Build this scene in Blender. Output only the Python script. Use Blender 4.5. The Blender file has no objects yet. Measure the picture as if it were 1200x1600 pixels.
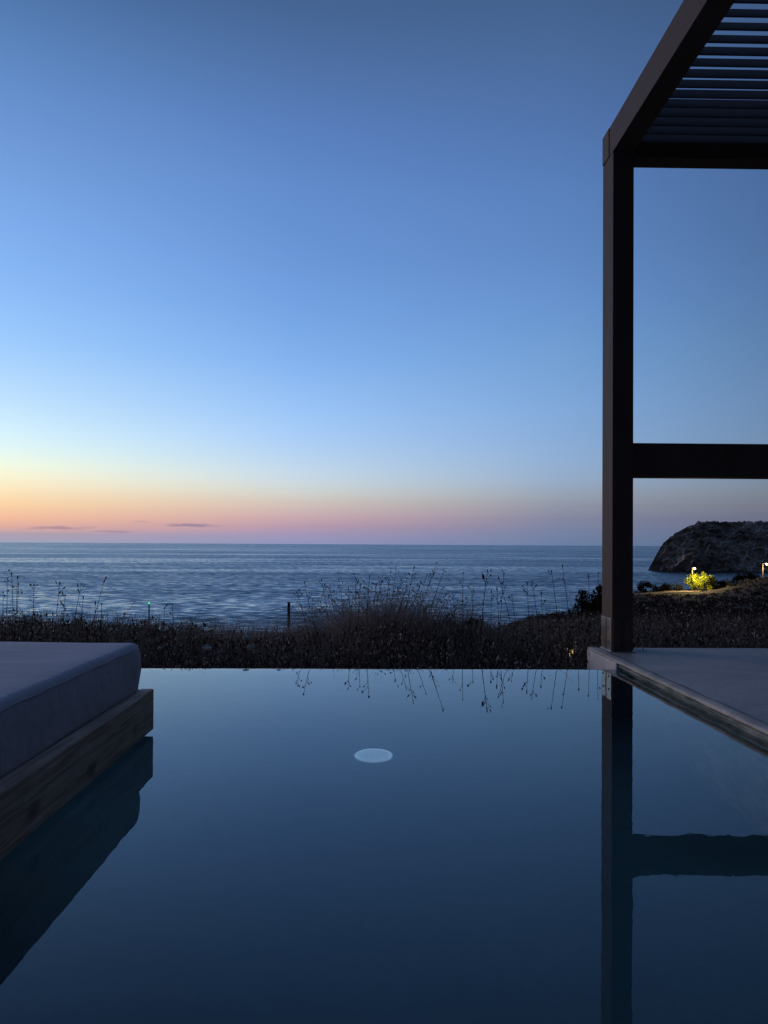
import bpy, bmesh, math, random
import numpy as np
from mathutils import Vector, Matrix, noise as mn

R = math.radians
random.seed(7); rng = np.random.default_rng(7)
scene = bpy.context.scene
col = scene.collection

# ------------------------------------------------------------------ camera
CAM_Z = 0.68            # above the pool water (z = 0)
F = 1290.0              # focal length in photo pixels (photo 1200 px wide)
cam_d = bpy.data.cameras.new('camera')
cam = bpy.data.objects.new('camera', cam_d); col.objects.link(cam)
cam_d.sensor_fit = 'HORIZONTAL'; cam_d.sensor_width = 36.0
cam_d.lens = 36.0 * F / 1200.0
PITCH, ROLL, YAW = 0.7, 0.33, 1.1
cam_d.shift_y = (50.5 - F * math.tan(R(PITCH))) / 1200.0
cam_d.clip_start = 0.05; cam_d.clip_end = 120000
cam.matrix_world = (Matrix.Translation((0, 0, CAM_Z)) @ Matrix.Rotation(R(-YAW), 4, 'Z')
                    @ Matrix.Rotation(R(90 + PITCH), 4, 'X') @ Matrix.Rotation(R(ROLL), 4, 'Z'))
scene.camera = cam

# ------------------------------------------------------------------ node helpers
def lin(c):
    return tuple(((v / 255) / 12.92 if v / 255 <= 0.04045 else ((v / 255 + 0.055) / 1.055) ** 2.4) for v in c) + (1,)

class NT:
    def __init__(s, tree): s.t = tree
    def n(s, typ, **kw):
        nd = s.t.nodes.new(typ)
        for k, v in kw.items():
            if hasattr(nd, k): setattr(nd, k, v)
        return nd
    def link(s, a, b): s.t.links.new(a, b)
    def _in(s, sock, v):
        if hasattr(v, 'is_output'): s.link(v, sock)
        else: sock.default_value = v
    def m(s, op, a, b=None, c=None, clamp=False):
        nd = s.n('ShaderNodeMath', operation=op, use_clamp=clamp)
        s._in(nd.inputs[0], a)
        if b is not None: s._in(nd.inputs[1], b)
        if c is not None: s._in(nd.inputs[2], c)
        return nd.outputs[0]
    def rng(s, v, a, b, c=0.0, d=1.0, smooth=False):
        nd = s.n('ShaderNodeMapRange'); nd.clamp = True
        if smooth: nd.interpolation_type = 'SMOOTHSTEP'
        s._in(nd.inputs['Value'], v)
        for k, x in zip(('From Min', 'From Max', 'To Min', 'To Max'), (a, b, c, d)): nd.inputs[k].default_value = x
        return nd.outputs[0]
    def mix(s, f, a, b, blend='MIX'):
        nd = s.n('ShaderNodeMix', data_type='RGBA', blend_type=blend)
        s._in(nd.inputs[0], f); s._in(nd.inputs[6], a); s._in(nd.inputs[7], b)
        return nd.outputs[2]
    def ramp(s, v, stops, interp='LINEAR'):
        nd = s.n('ShaderNodeValToRGB'); cr = nd.color_ramp; cr.interpolation = interp
        while len(cr.elements) > 1: cr.elements.remove(cr.elements[-1])
        cr.elements[0].position = stops[0][0]; cr.elements[0].color = stops[0][1]
        for p, c in stops[1:]:
            e = cr.elements.new(p); e.color = c
        s._in(nd.inputs[0], v)
        return nd.outputs[0]
    def coords(s, kind='Object', scale=(1, 1, 1)):
        tc = s.n('ShaderNodeTexCoord'); mp = s.n('ShaderNodeMapping')
        mp.inputs['Scale'].default_value = scale
        s.link(tc.outputs[kind], mp.inputs['Vector'])
        return mp.outputs[0]
    def noise(s, vec, scale, detail=4, rough=0.55, out=0, dist=0.0):
        nd = s.n('ShaderNodeTexNoise')
        nd.inputs['Scale'].default_value = scale; nd.inputs['Detail'].default_value = detail
        nd.inputs['Roughness'].default_value = rough; nd.inputs['Distortion'].default_value = dist
        s.link(vec, nd.inputs['Vector'])
        return nd.outputs[out]
    def bump(s, h, strength, distance, normal=None):
        nd = s.n('ShaderNodeBump'); nd.inputs['Strength'].default_value = strength
        nd.inputs['Distance'].default_value = distance
        s._in(nd.inputs['Height'], h)
        if normal is not None: s.link(normal, nd.inputs['Normal'])
        return nd.outputs[0]

# ------------------------------------------------------------------ world: dusk sky after sunset (sun already below the horizon)
world = bpy.data.worlds.new('World'); scene.world = world; world.use_nodes = True
wt = world.node_tree; wt.nodes.clear(); W = NT(wt)
SUN_AZ = R(-38)          # the place on the horizon where the sun went down
tc = W.n('ShaderNodeTexCoord'); sp = W.n('ShaderNodeSeparateXYZ'); W.link(tc.outputs['Generated'], sp.inputs[0])
wx, wy, wz = sp.outputs
hyp = W.m('MAXIMUM', W.m('SQRT', W.m('ADD', W.m('MULTIPLY', wx, wx), W.m('MULTIPLY', wy, wy))), 1e-5)
el = W.m('MULTIPLY', W.m('ARCTAN2', wz, hyp), 180 / math.pi)
az = W.m('MULTIPLY', W.m('ARCTAN2', wx, wy), 180 / math.pi)
cosd = W.m('DIVIDE', W.m('ADD', W.m('MULTIPLY', wx, math.sin(SUN_AZ)), W.m('MULTIPLY', wy, math.cos(SUN_AZ))), hyp)
dl = W.m('MULTIPLY', W.m('ARCCOSINE', W.m('MINIMUM', W.m('MAXIMUM', cosd, -1.0), 1.0)), 180 / math.pi)
tt = W.m('SQRT', W.m('DIVIDE', W.m('MAXIMUM', el, 0.0), 90.0))
def stops(rows):
    out = []
    for py, c in rows:
        e = py if py >= 34 and False else math.degrees(math.atan(max(850 - py, 0) / F))
        out.append((math.sqrt(e / 90), lin(c)))
    out.append((math.sqrt(50 / 90), None)); out.append((1.0, None))
    return out
def sky_ramp(rows, high, zen):
    st = stops(rows); st[-2] = (st[-2][0], lin(high)); st[-1] = (1.0, lin(zen))
    st.sort(key=lambda q: q[0])
    return W.ramp(tt, st)
HIGH, ZEN = (68, 98, 148), (68, 90, 132)
r_left = sky_ramp([(848, (162, 164, 184)), (838, (176, 160, 174)), (829, (222, 172, 160)), (815, (246, 190, 156)), (795, (254, 214, 166)),
                   (775, (255, 232, 190)), (755, (253, 247, 213)), (738, (244, 253, 230)), (715, (228, 250, 247)), (690, (214, 243, 255)),
                   (640, (190, 225, 255)), (560, (158, 204, 255)), (480, (140, 187, 248)), (400, (128, 174, 238)), (300, (115, 158, 220)),
                   (200, (101, 143, 203)), (100, (87, 127, 182)), (0, (71, 106, 157))], HIGH, ZEN)
r_mid = sky_ramp([(848, (146, 148, 188)), (836, (160, 150, 184)), (824, (180, 153, 175)), (812, (198, 165, 175)), (800, (205, 180, 180)),
                  (785, (209, 196, 188)), (770, (209, 211, 207)), (755, (204, 217, 224)), (735, (195, 217, 236)), (710, (182, 211, 242)),
                  (680, (169, 205, 248)), (640, (155, 197, 248)), (560, (130, 177, 238)), (480, (116, 162, 226)), (400, (107, 150, 215)),
                  (300, (98, 140, 204)), (200, (89, 127, 189)), (100, (79, 113, 166)), (0, (69, 100, 146))], HIGH, ZEN)
r_right = sky_ramp([(848, (106, 127, 162)), (830, (117, 130, 162)), (810, (131, 135, 161)), (790, (144, 149, 166)), (772, (150, 162, 179)),
                    (750, (150, 172, 200)), (720, (145, 175, 211)), (690, (138, 173, 216)), (640, (129, 169, 218)), (560, (115, 159, 212)),
                    (480, (104, 147, 206)), (400, (96, 137, 196)), (300, (89, 128, 187)), (200, (81, 116, 172)), (100, (75, 107, 156)),
                    (0, (67, 97, 140))], HIGH, ZEN)
r_back = sky_ramp([(848, (30, 33, 40)), (780, (32, 37, 47)), (640, (32, 39, 53)), (400, (32, 42, 60)), (0, (34, 48, 74))], (36, 54, 86), ZEN)
c1 = W.mix(W.rng(dl, 13.5, 33), r_left, r_mid)
c2 = W.mix(W.rng(dl, 33, 51), c1, r_right)
c3 = W.mix(W.rng(dl, 51, 86), c2, r_back)
# thin cloud streaks lying low over the sea
cvec = W.n('ShaderNodeCombineXYZ'); W._in(cvec.inputs[0], W.m('MULTIPLY', az, 0.5)); W._in(cvec.inputs[1], W.m('MULTIPLY', el, 6.0))
cn = W.noise(cvec.outputs[0], 1.6, 5, 0.6)
mask = None
for a0, aw, e0, ew, st in ((-11.9, 2.4, 1.22, 0.17, 1.0), (-20.3, 2.6, 0.95, 0.15, 0.8), (-16.8, 1.8, 0.74, 0.10, 0.6), (-15.2, 1.0, 1.4, 0.10, 0.35)):
    q = W.m('SQRT', W.m('ADD', W.m('POWER', W.m('ABSOLUTE', W.m('DIVIDE', W.m('SUBTRACT', az, a0), aw)), 2.0),
                        W.m('POWER', W.m('ABSOLUTE', W.m('DIVIDE', W.m('SUBTRACT', el, e0), ew)), 2.0)))
    v = W.m('ADD', W.m('SUBTRACT', 1.0, q), W.m('MULTIPLY', W.m('SUBTRACT', cn, 0.5), 2.0))
    v = W.m('MULTIPLY', W.rng(v, 0.0, 0.8, smooth=True), st)
    mask = v if mask is None else W.m('MAXIMUM', mask, v)
c4 = W.mix(W.m('MULTIPLY', mask, 0.75), c3, lin((140, 124, 148)))
bg = W.n('ShaderNodeBackground'); W.link(c4, bg.inputs['Color']); bg.inputs['Strength'].default_value = 1.0
wo = W.n('ShaderNodeOutputWorld'); W.link(bg.outputs[0], wo.inputs['Surface'])

# low warm lamp added to stand in for afterglow, left of the sunset, outside the frame: very soft, no hard shadows
sun_d = bpy.data.lights.new('sun', 'SUN'); sun = bpy.data.objects.new('sun', sun_d); col.objects.link(sun)
sun_d.energy = 0.40; sun_d.angle = R(30); LAMP_AZ = R(-60); sun_d.color = (1.0, 0.74, 0.56)
sun.rotation_euler = Vector((-math.sin(LAMP_AZ) * math.cos(R(14)), -math.cos(LAMP_AZ) * math.cos(R(14)), -math.sin(R(14)))).to_track_quat('-Z', 'Y').to_euler()

# ------------------------------------------------------------------ render / exposure
scene.render.engine = 'CYCLES'
scene.view_settings.view_transform = 'Standard'; scene.view_settings.look = 'None'
scene.view_settings.exposure = 0.0; scene.view_settings.gamma = 1.0
scene.view_settings.use_curve_mapping = False
scene.cycles.use_denoising = True
scene.cycles.max_bounces = 8; scene.cycles.transmission_bounces = 6; scene.cycles.glossy_bounces = 5
scene.cycles.sample_clamp_indirect = 4.0

# ------------------------------------------------------------------ materials
def new_mat(name):
    m = bpy.data.materials.new(name); m.use_nodes = True
    t = m.node_tree; t.nodes.clear(); N = NT(t)
    b = N.n('ShaderNodeBsdfPrincipled'); o = N.n('ShaderNodeOutputMaterial'); N.link(b.outputs[0], o.inputs['Surface'])
    return m, N, b, o

def mat_concrete(name, c0, c1, scale=2.0, rough=0.5, bump=0.15, spec=0.5):
    m, N, b, o = new_mat(name)
    v = N.coords('Object')
    big = N.noise(v, scale, 5, 0.6, dist=0.6); fine = N.noise(v, scale * 22, 4, 0.6)
    f = N.rng(N.m('ADD', N.m('MULTIPLY', big, 0.75), N.m('MULTIPLY', fine, 0.25)), 0.40, 0.62)
    N.link(N.mix(f, c0 + (1,), c1 + (1,)), b.inputs['Base Color'])
    N.link(N.rng(big, 0.3, 0.7, rough - 0.1, rough + 0.15), b.inputs['Roughness'])
    b.inputs['Specular IOR Level'].default_value = spec
    N.link(N.bump(N.m('ADD', fine, N.m('MULTIPLY', big, 0.5)), bump, 0.01), b.inputs['Normal'])
    return m

def mat_wood(name, c0, c1, axis=1, grain=60, knots=True, rough=0.75):
    m, N, b, o = new_mat(name)
    s = [grain, grain, grain]; s[axis] = grain * 0.035
    v = N.coords('Object', tuple(s)); v2 = N.coords('Object')
    ks = [4.0, 9.0, 9.0] if axis == 0 else [9.0, 4.0, 9.0]
    g = N.noise(v, 1.0, 5, 0.65, dist=1.2); g2 = N.noise(v, 3.1, 3, 0.5)
    c = N.mix(N.rng(N.m('ADD', N.m('MULTIPLY', g, 0.7), N.m('MULTIPLY', g2, 0.3)), 0.40, 0.62), c0 + (1,), c1 + (1,))
    if knots:
        vo = N.n('ShaderNodeTexVoronoi'); vo.inputs['Scale'].default_value = 1.0; vo.inputs['Randomness'].default_value = 1.0
        N.link(N.coords('Object', tuple(ks)), vo.inputs['Vector'])
        k = N.rng(N.m('ADD', vo.outputs['Distance'], N.m('MULTIPLY', g, 0.12)), 0.12, 0.30, 1.0, 0.0, smooth=True)
        c = N.mix(N.m('MULTIPLY', k, 0.8), c, tuple(x * 0.25 for x in c0) + (1,))
    blot = N.noise(v2, 5.0, 4, 0.6)
    c = N.mix(N.rng(blot, 0.35, 0.75, 0.0, 0.5), c, tuple(x * 0.55 for x in c0) + (1,))
    N.link(c, b.inputs['Base Color']); b.inputs['Roughness'].default_value = rough
    N.link(N.bump(N.m('ADD', g, N.m('MULTIPLY', g2, 0.4)), 0.5, 0.003), b.inputs['Normal'])
    return m

def mat_paint(name, c, rough=0.42, spec=0.5, metal=0.0):
    m, N, b, o = new_mat(name)
    v = N.coords('Object'); n1 = N.noise(v, 6, 5, 0.6); n2 = N.noise(v, 160, 2, 0.5)
    N.link(N.mix(N.rng(n1, 0.3, 0.7), tuple(x * 0.82 for x in c) + (1,), tuple(min(1, x * 1.15) for x in c) + (1,)), b.inputs['Base Color'])
    N.link(N.rng(n1, 0.25, 0.75, rough - 0.07, rough + 0.1), b.inputs['Roughness'])
    b.inputs['Specular IOR Level'].default_value = spec; b.inputs['Metallic'].default_value = metal
    N.link(N.bump(n2, 0.08, 0.002), b.inputs['Normal'])
    return m

def mat_leaf(name, dark, pale, trans=0.3, rough=0.6, bias=0.6):
    """per-leaf colour between dark and pale, from the random 'tint' stored on each leaf"""
    m = bpy.data.materials.new(name); m.use_nodes = True
    t = m.node_tree; t.nodes.clear(); N = NT(t)
    at = N.n('ShaderNodeAttribute'); at.attribute_name = 'tint'
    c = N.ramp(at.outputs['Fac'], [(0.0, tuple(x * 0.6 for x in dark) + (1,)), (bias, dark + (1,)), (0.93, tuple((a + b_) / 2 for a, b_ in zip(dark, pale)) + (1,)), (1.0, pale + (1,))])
    d = N.n('ShaderNodeBsdfDiffuse'); N.link(c, d.inputs['Color'])
    tr = N.n('ShaderNodeBsdfTranslucent'); N.link(c, tr.inputs['Color'])
    mx = N.n('ShaderNodeMixShader'); mx.inputs[0].default_value = trans
    N.link(d.outputs[0], mx.inputs[1]); N.link(tr.outputs[0], mx.inputs[2])
    o = N.n('ShaderNodeOutputMaterial'); N.link(mx.outputs[0], o.inputs['Surface'])
    return m

def mat_emit(name, c, s):
    m = bpy.data.materials.new(name); m.use_nodes = True
    t = m.node_tree; t.nodes.clear(); N = NT(t)
    e = N.n('ShaderNodeEmission'); e.inputs['Color'].default_value = c + (1,); e.inputs['Strength'].default_value = s
    o = N.n('ShaderNodeOutputMaterial'); N.link(e.outputs[0], o.inputs['Surface'])
    return m

M = {}
M['terrace'] = mat_concrete('terrace_concrete', (0.33, 0.29, 0.275), (0.60, 0.525, 0.49), 1.3, 0.6, 0.3)
M['kerb'] = mat_concrete('kerb_stone', (0.46, 0.39, 0.33), (0.70, 0.61, 0.53), 5.0, 0.75, 0.5, 0.3)
M['pier'] = mat_concrete('pier_render', (0.55, 0.49, 0.465), (0.70, 0.63, 0.60), 4.0, 0.7, 0.25, 0.3)
M['poolwall'] = mat_concrete('pool_wall_render', (0.14, 0.18, 0.18), (0.46, 0.47, 0.44), 7.0, 0.7, 0.8, 0.3)
M['poolfloor'] = mat_concrete('pool_floor_plaster', (0.068, 0.165, 0.18), (0.092, 0.215, 0.232), 1.2, 0.7, 0.1, 0.2)
M['frame_paint'] = mat_paint('brown_frame_paint', (0.125, 0.084, 0.069), 0.6, 0.12)
M['frame_end'] = mat_paint('brown_cut_end', (0.14, 0.095, 0.07), 0.7, 0.3)
M['steel'] = mat_paint('galvanised_plate', (0.44, 0.385, 0.35), 0.3, 0.5, 0.9)
M['bedwood_y'] = mat_wood('weathered_bed_wood', (0.40, 0.26, 0.175), (0.80, 0.58, 0.43), 1)
M['bedwood_x'] = mat_wood('weathered_bed_wood_across', (0.40, 0.26, 0.175), (0.80, 0.58, 0.43), 0)
M['stake'] = mat_wood('fence_stake_wood', (0.04, 0.032, 0.028), (0.09, 0.075, 0.065), 2, 60, False)
M['wire'] = mat_paint('rusty_wire', (0.05, 0.045, 0.045), 0.6, 0.4, 0.5)
M['stem'] = mat_paint('dry_stem', (0.055, 0.042, 0.032), 0.8, 0.2)
M['seed'] = mat_paint('dry_seed_head', (0.085, 0.06, 0.048), 0.85, 0.15)
M['bark'] = mat_paint('shrub_bark', (0.07, 0.055, 0.045), 0.9, 0.1)
M['scrub'] = mat_leaf('dry_scrub_leaf', (0.050, 0.039, 0.033), (0.74, 0.63, 0.55), 0.3)
M['blade'] = mat_leaf('dry_grass_blade', (0.25, 0.20, 0.18), (0.58, 0.48, 0.43), 0.5)
M['shrubleaf'] = mat_leaf('dark_shrub_leaf', (0.022, 0.024, 0.018), (0.06, 0.06, 0.045), 0.15)
M['greenleaf'] = mat_leaf('fresh_green_leaf', (0.16, 0.19, 0.018), (0.30, 0.33, 0.04), 0.35)
M['white_flower'] = mat_leaf('white_flower', (0.62, 0.66, 0.62), (0.8, 0.83, 0.8), 0.2)
M['rock'] = mat_concrete('pale_boulder', (0.13, 0.115, 0.10), (0.24, 0.21, 0.18), 3.0, 0.9, 0.6, 0.2)
M['road'] = mat_concrete('dirt_road', (0.13, 0.105, 0.085), (0.20, 0.165, 0.13), 0.6, 0.95, 0.4, 0.1)
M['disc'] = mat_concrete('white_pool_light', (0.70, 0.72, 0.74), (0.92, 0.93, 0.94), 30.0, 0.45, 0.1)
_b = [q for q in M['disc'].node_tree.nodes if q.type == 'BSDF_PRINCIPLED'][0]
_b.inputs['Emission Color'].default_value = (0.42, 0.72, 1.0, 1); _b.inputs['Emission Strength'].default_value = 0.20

# ground
m, N, b, o = new_mat('dark_soil'); v = N.coords('Object')
n1 = N.noise(v, 0.7, 6, 0.65); n2 = N.noise(v, 9, 4, 0.6)
N.link(N.mix(N.rng(N.m('ADD', N.m('MULTIPLY', n1, 0.6), N.m('MULTIPLY', n2, 0.4)), 0.35, 0.68), (0.022, 0.018, 0.015, 1), (0.065, 0.052, 0.042, 1)), b.inputs['Base Color'])
b.inputs['Roughness'].default_value = 0.95; b.inputs['Specular IOR Level'].default_value = 0.1
N.link(N.bump(n2, 0.8, 0.06), b.inputs['Normal']); M['soil'] = m

# headland rock
m, N, b, o = new_mat('headland_rock'); v = N.coords('Object')
n1 = N.noise(v, 0.05, 6, 0.65, dist=0.5); n2 = N.noise(v, 0.35, 6, 0.7)
vo = N.n('ShaderNodeTexVoronoi'); vo.inputs['Scale'].default_value = 0.16; N.link(v, vo.inputs['Vector'])
cc = N.mix(N.rng(n1, 0.38, 0.56), (0.30, 0.22, 0.165, 1), (0.68, 0.53, 0.42, 1))
cc = N.mix(N.rng(n2, 0.52, 0.7, 0, 0.5), cc, (0.085, 0.068, 0.045, 1))
N.link(cc, b.inputs['Base Color']); b.inputs['Roughness'].default_value = 0.95; b.inputs['Specular IOR Level'].default_value = 0.1
N.link(N.bump(N.m('ADD', n2, vo.outputs['Distance']), 0.7, 1.0), b.inputs['Normal']); M['headland'] = m

# sea: dark water, wind-ruffled, swell and calmer lanes
m, N, b, o = new_mat('sea_water')
def seav(sx, sy): return N.coords('Object', (sx, sy, 1))
w1 = N.noise(seav(0.28, 0.70), 1.0, 5, 0.6)          # short waves, crests across the view
w2 = N.noise(seav(0.065, 0.20), 1.0, 4, 0.6)       # longer waves
w3 = N.noise(seav(0.011, 0.030), 1.0, 4, 0.6)        # far swell
lane = N.noise(seav(0.0016, 0.011), 1.0, 3, 0.55, dist=0.4)
b.inputs['Base Color'].default_value = (0.004, 0.014, 0.026, 1)
b.inputs['IOR'].default_value = 1.333
N.link(N.rng(lane, 0.40, 0.66, 0.20, 0.10), b.inputs['Roughness'])
# facet slopes of the ruffled water; the faces one sees from a shore are the ones turned towards it
wx_ = N.noise(seav(0.30, 0.42), 1.0, 3, 0.6)
def dev(q, k): return N.m('MULTIPLY', N.m('SUBTRACT', q, 0.5), k)
sl = N.m('ADD', N.m('ADD', dev(w1, -0.85), dev(w2, -0.30)), N.m('ADD', dev(w3, -0.16), N.rng(lane, 0.46, 0.66, -0.150, -0.098)))
tl = N.n('ShaderNodeCombineXYZ'); N.link(N.m('MINIMUM', sl, -0.015), tl.inputs[1]); tl.inputs[2].default_value = 1.0
N.link(dev(wx_, 0.35), tl.inputs[0])
vn = N.n('ShaderNodeVectorMath', operation='NORMALIZE'); N.link(tl.outputs[0], vn.inputs[0])
N.link(vn.outputs[0], b.inputs['Normal']); M['sea'] = m

# pool water: still, clear, real refraction
m = bpy.data.materials.new('pool_water'); m.use_nodes = True; t = m.node_tree; t.nodes.clear(); N = NT(t)
g = N.n('ShaderNodeBsdfGlass'); g.inputs['IOR'].default_value = 1.333; g.inputs['Roughness'].default_value = 0.0
g.inputs['Color'].default_value = (0.93, 0.98, 1.0, 1)
v = N.coords('Object', (1.0, 1.0, 1)); rp = N.m('ADD', N.noise(v, 4.0, 2, 0.5), N.m('MULTIPLY', N.noise(v, 17.0, 2, 0.5), 0.25))
N.link(N.bump(rp, 0.019, 0.02), g.inputs['Normal'])
o = N.n('ShaderNodeOutputMaterial'); N.link(g.outputs[0], o.inputs['Surface']); M['poolwater'] = m

# mattress fabric
m, N, b, o = new_mat('grey_mattress_fabric'); v = N.coords('Object')
wv = N.n('ShaderNodeTexWave'); wv.inputs['Scale'].default_value = 130; N.link(v, wv.inputs['Vector'])
wv2 = N.n('ShaderNodeTexWave', bands_direction='Y'); wv2.inputs['Scale'].default_value = 130; N.link(v, wv2.inputs['Vector'])
n1 = N.noise(v, 3.0, 5, 0.6); n2 = N.noise(N.coords('Object', (1.5, 5, 5)), 4.0, 3, 0.55)
N.link(N.mix(N.rng(n1, 0.3, 0.72), (0.45, 0.43, 0.475, 1), (0.57, 0.545, 0.60, 1)), b.inputs['Base Color'])
b.inputs['Roughness'].default_value = 0.9; b.inputs['Specular IOR Level'].default_value = 0.15
b.inputs['Sheen Weight'].default_value = 0.15
N.link(N.bump(N.m('ADD', wv.outputs['Fac'], wv2.outputs['Fac']), 0.15, 0.001, N.bump(n2, 0.35, 0.012)), b.inputs['Normal']); M['fabric'] = m

# ------------------------------------------------------------------ object helpers
def link(name, me, mat=None, parent=None, loc=None):
    ob = bpy.data.objects.new(name, me); col.objects.link(ob)
    if mat is not None and me is not None and not me.materials: me.materials.append(mat)
    if parent is not None: ob.parent = parent
    if loc is not None: ob.location = loc
    return ob
def tag(o, label=None, cat=None, group=None, kind=None):
    if label: o['label'] = label
    if cat: o['category'] = cat
    if group: o['group'] = group
    if kind: o['kind'] = kind
    return o
def empty(name, loc, label, cat, group=None):
    o = bpy.data.objects.new(name, None); col.objects.link(o); o.location = loc; o.empty_display_size = 0.2
    return tag(o, label, cat, group)
def bm_mesh(bm, name, smooth=False):
    me = bpy.data.meshes.new(name); bm.normal_update(); bm.to_mesh(me); bm.free()
    if smooth:
        for p in me.polygons: p.use_smooth = True
    return me
def box_bm(x0, x1, y0, y1, z0, z1, bevel=0.0, seg=2, cuts=0):
    bm = bmesh.new(); bmesh.ops.create_cube(bm, size=1.0)
    bmesh.ops.scale(bm, vec=(x1 - x0, y1 - y0, z1 - z0), verts=bm.verts)
    bmesh.ops.translate(bm, vec=((x0 + x1) / 2, (y0 + y1) / 2, (z0 + z1) / 2), verts=bm.verts)
    if bevel > 0: bmesh.ops.bevel(bm, geom=bm.edges[:], offset=bevel, segments=seg, profile=0.5, affect='EDGES')
    return bm
def box(name, ext, mat, parent=None, bevel=0.003):
    return link(name, bm_mesh(box_bm(*ext, bevel=bevel), name), mat, parent)
def quads_mesh(name, V, Fq, tint=None, smooth=False):
    """V (n,3) array, Fq (m,4) or (m,3) int array, tint per vertex"""
    me = bpy.data.meshes.new(name); k = Fq.shape[1]
    me.vertices.add(len(V)); me.vertices.foreach_set('co', np.ascontiguousarray(V, dtype=np.float32).ravel())
    me.loops.add(Fq.size); me.loops.foreach_set('vertex_index', Fq.astype(np.int32).ravel())
    me.polygons.add(len(Fq)); me.polygons.foreach_set('loop_start', np.arange(0, Fq.size, k, dtype=np.int32))
    if tint is not None:
        a = me.attributes.new('tint', 'FLOAT', 'POINT'); a.data.foreach_set('value', np.asarray(tint, dtype=np.float32))
    me.update(calc_edges=True)
    if smooth: me.polygons.foreach_set('use_smooth', np.ones(len(Fq), dtype=bool))
    return me
def unit(a): return a / np.maximum(np.linalg.norm(a, axis=1, keepdims=True), 1e-9)
def leaf_arrays(C, A, L, Wd):
    """rhombus leaves, slightly folded: centres C, axes A, lengths L, widths Wd"""
    n = len(C); S = unit(np.cross(A, unit(rng.normal(size=(n, 3))))); Nn = np.cross(A, S)
    L = L[:, None]; Wd = Wd[:, None]
    V = np.stack([C - A * L / 2, C + S * Wd / 2 + Nn * Wd * 0.18, C + A * L / 2, C - S * Wd / 2 + Nn * Wd * 0.18], 1).reshape(-1, 3)
    return V, np.arange(4 * n).reshape(-1, 4)
def leaves_mesh(name, C, A, L, Wd, T):
    V, Fq = leaf_arrays(C, A, L, Wd)
    return quads_mesh(name, V, Fq, np.repeat(T, 4))
def rand_axes(n, up=0.5):
    a = rng.normal(size=(n, 3)); a[:, 2] = np.abs(a[:, 2]) * (0.4 + up * 2) ; return unit(a)
def tube_bm(bm, pts, radii, sides=5):
    rings = []
    for i, p in enumerate(pts):
        p = Vector(p)
        d = (Vector(pts[min(i + 1, len(pts) - 1)]) - Vector(pts[max(i - 1, 0)])).normalized()
        a = d.cross(Vector((0.3, 1, 0.1))).normalized(); bvec = d.cross(a)
        rings.append([bm.verts.new(p + (a * math.cos(2 * math.pi * k / sides) + bvec * math.sin(2 * math.pi * k / sides)) * radii[i]) for k in range(sides)])
    for r0, r1 in zip(rings, rings[1:]):
        for k in range(sides): bm.faces.new((r0[k], r0[(k + 1) % sides], r1[(k + 1) % sides], r1[k]))
    bm.faces.new(list(reversed(rings[0]))); bm.faces.new(rings[-1])
def lathe_bm(prof, n=20):
    bm = bmesh.new(); rings = []
    for r, z in prof:
        rings.append([bm.verts.new((r * math.cos(2 * math.pi * k / n), r * math.sin(2 * math.pi * k / n), z)) for k in range(n)])
    for r0, r1 in zip(rings, rings[1:]):
        for k in range(n): bm.faces.new((r0[k], r0[(k + 1) % n], r1[(k + 1) % n], r1[k]))
    bm.faces.new(list(reversed(rings[0]))); bm.faces.new(rings[-1])
    return bm
HORX = 575.0
def at(px, py, d):
    """place at distance d seen in the direction of a photo pixel"""
    u = math.tan(math.atan((px - 600.0) / F) + R(YAW))
    return Vector((u * d, d, CAM_Z - (py - (847.0 + 0.0059 * px)) / F * d * (1 + u * math.tan(R(YAW)))))

# ------------------------------------------------------------------ terrain
SEA_Z = -12.0
_pd = np.array([0, 4.5, 6.5, 8, 12, 20, 40, 70, 95, 110, 150, 250, 420, 900.])
_pz = np.array([-0.85, -0.85, -0.8, -0.75, -0.95, -1.5, -2.6, -3.85, -4.65, -5.2, -6.8, -11.8, -15.0, -16.])
_eu = np.array([-9, -0.1, 0.10, 0.16, 0.25, 0.33, 0.385, 0.42, 0.46, 9])
_ed = np.array([12, 12.0, 14, 19, 42, 102, 112, 170, 700, 900.])
def ground_z(x, y):
    y = max(y, 0.5); u = x / y
    z = float(np.interp(y, _pd, _pz)); e = float(np.interp(u, _eu, _ed))
    r_ = min(1, max(0, (u - 0.40) / 0.10)); z += 1.7 * r_ * r_ * (3 - 2 * r_) * min(1, max(0, (y - 40) / 50)) * (1 - min(1, max(0, (y - 120) / 120)))
    if y > e: z -= (y - e) * 0.28 + min(y - e, 6) ** 2 * 0.02
    z += 0.05 * mn.noise(Vector((x * 0.6, y * 0.6, 0))) * min(1, y / 10) + 0.25 * mn.noise(Vector((x * 0.09, y * 0.09, 3))) * min(1, max(0, y - 12) / 30)
    return max(z, -16.0)
us = np.concatenate([np.linspace(-1.6, -0.3, 14), np.linspace(-0.25, 0.6, 69), np.linspace(0.65, 1.6, 12)])
ds = np.concatenate([np.array([4.56, 4.8]), np.geomspace(5.2, 700, 110)])
V = np.array([[u * d, d, ground_z(u * d, d)] for d in ds for u in us]); nu = len(us)
Fq = np.array([[i * nu + j, i * nu + j + 1, (i + 1) * nu + j + 1, (i + 1) * nu + j] for i in range(len(ds) - 1) for j in range(nu - 1)])
tag(link('ground', quads_mesh('ground', V, Fq, smooth=True), M['soil']), kind='structure')

S = 60000.0
tag(link('sea', quads_mesh('sea', np.array([[-S, -2000, SEA_Z], [S, -2000, SEA_Z], [S, S, SEA_Z], [-S, S, SEA_Z]]), np.array([[0, 1, 2, 3]])), M['sea']), kind='structure')

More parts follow.
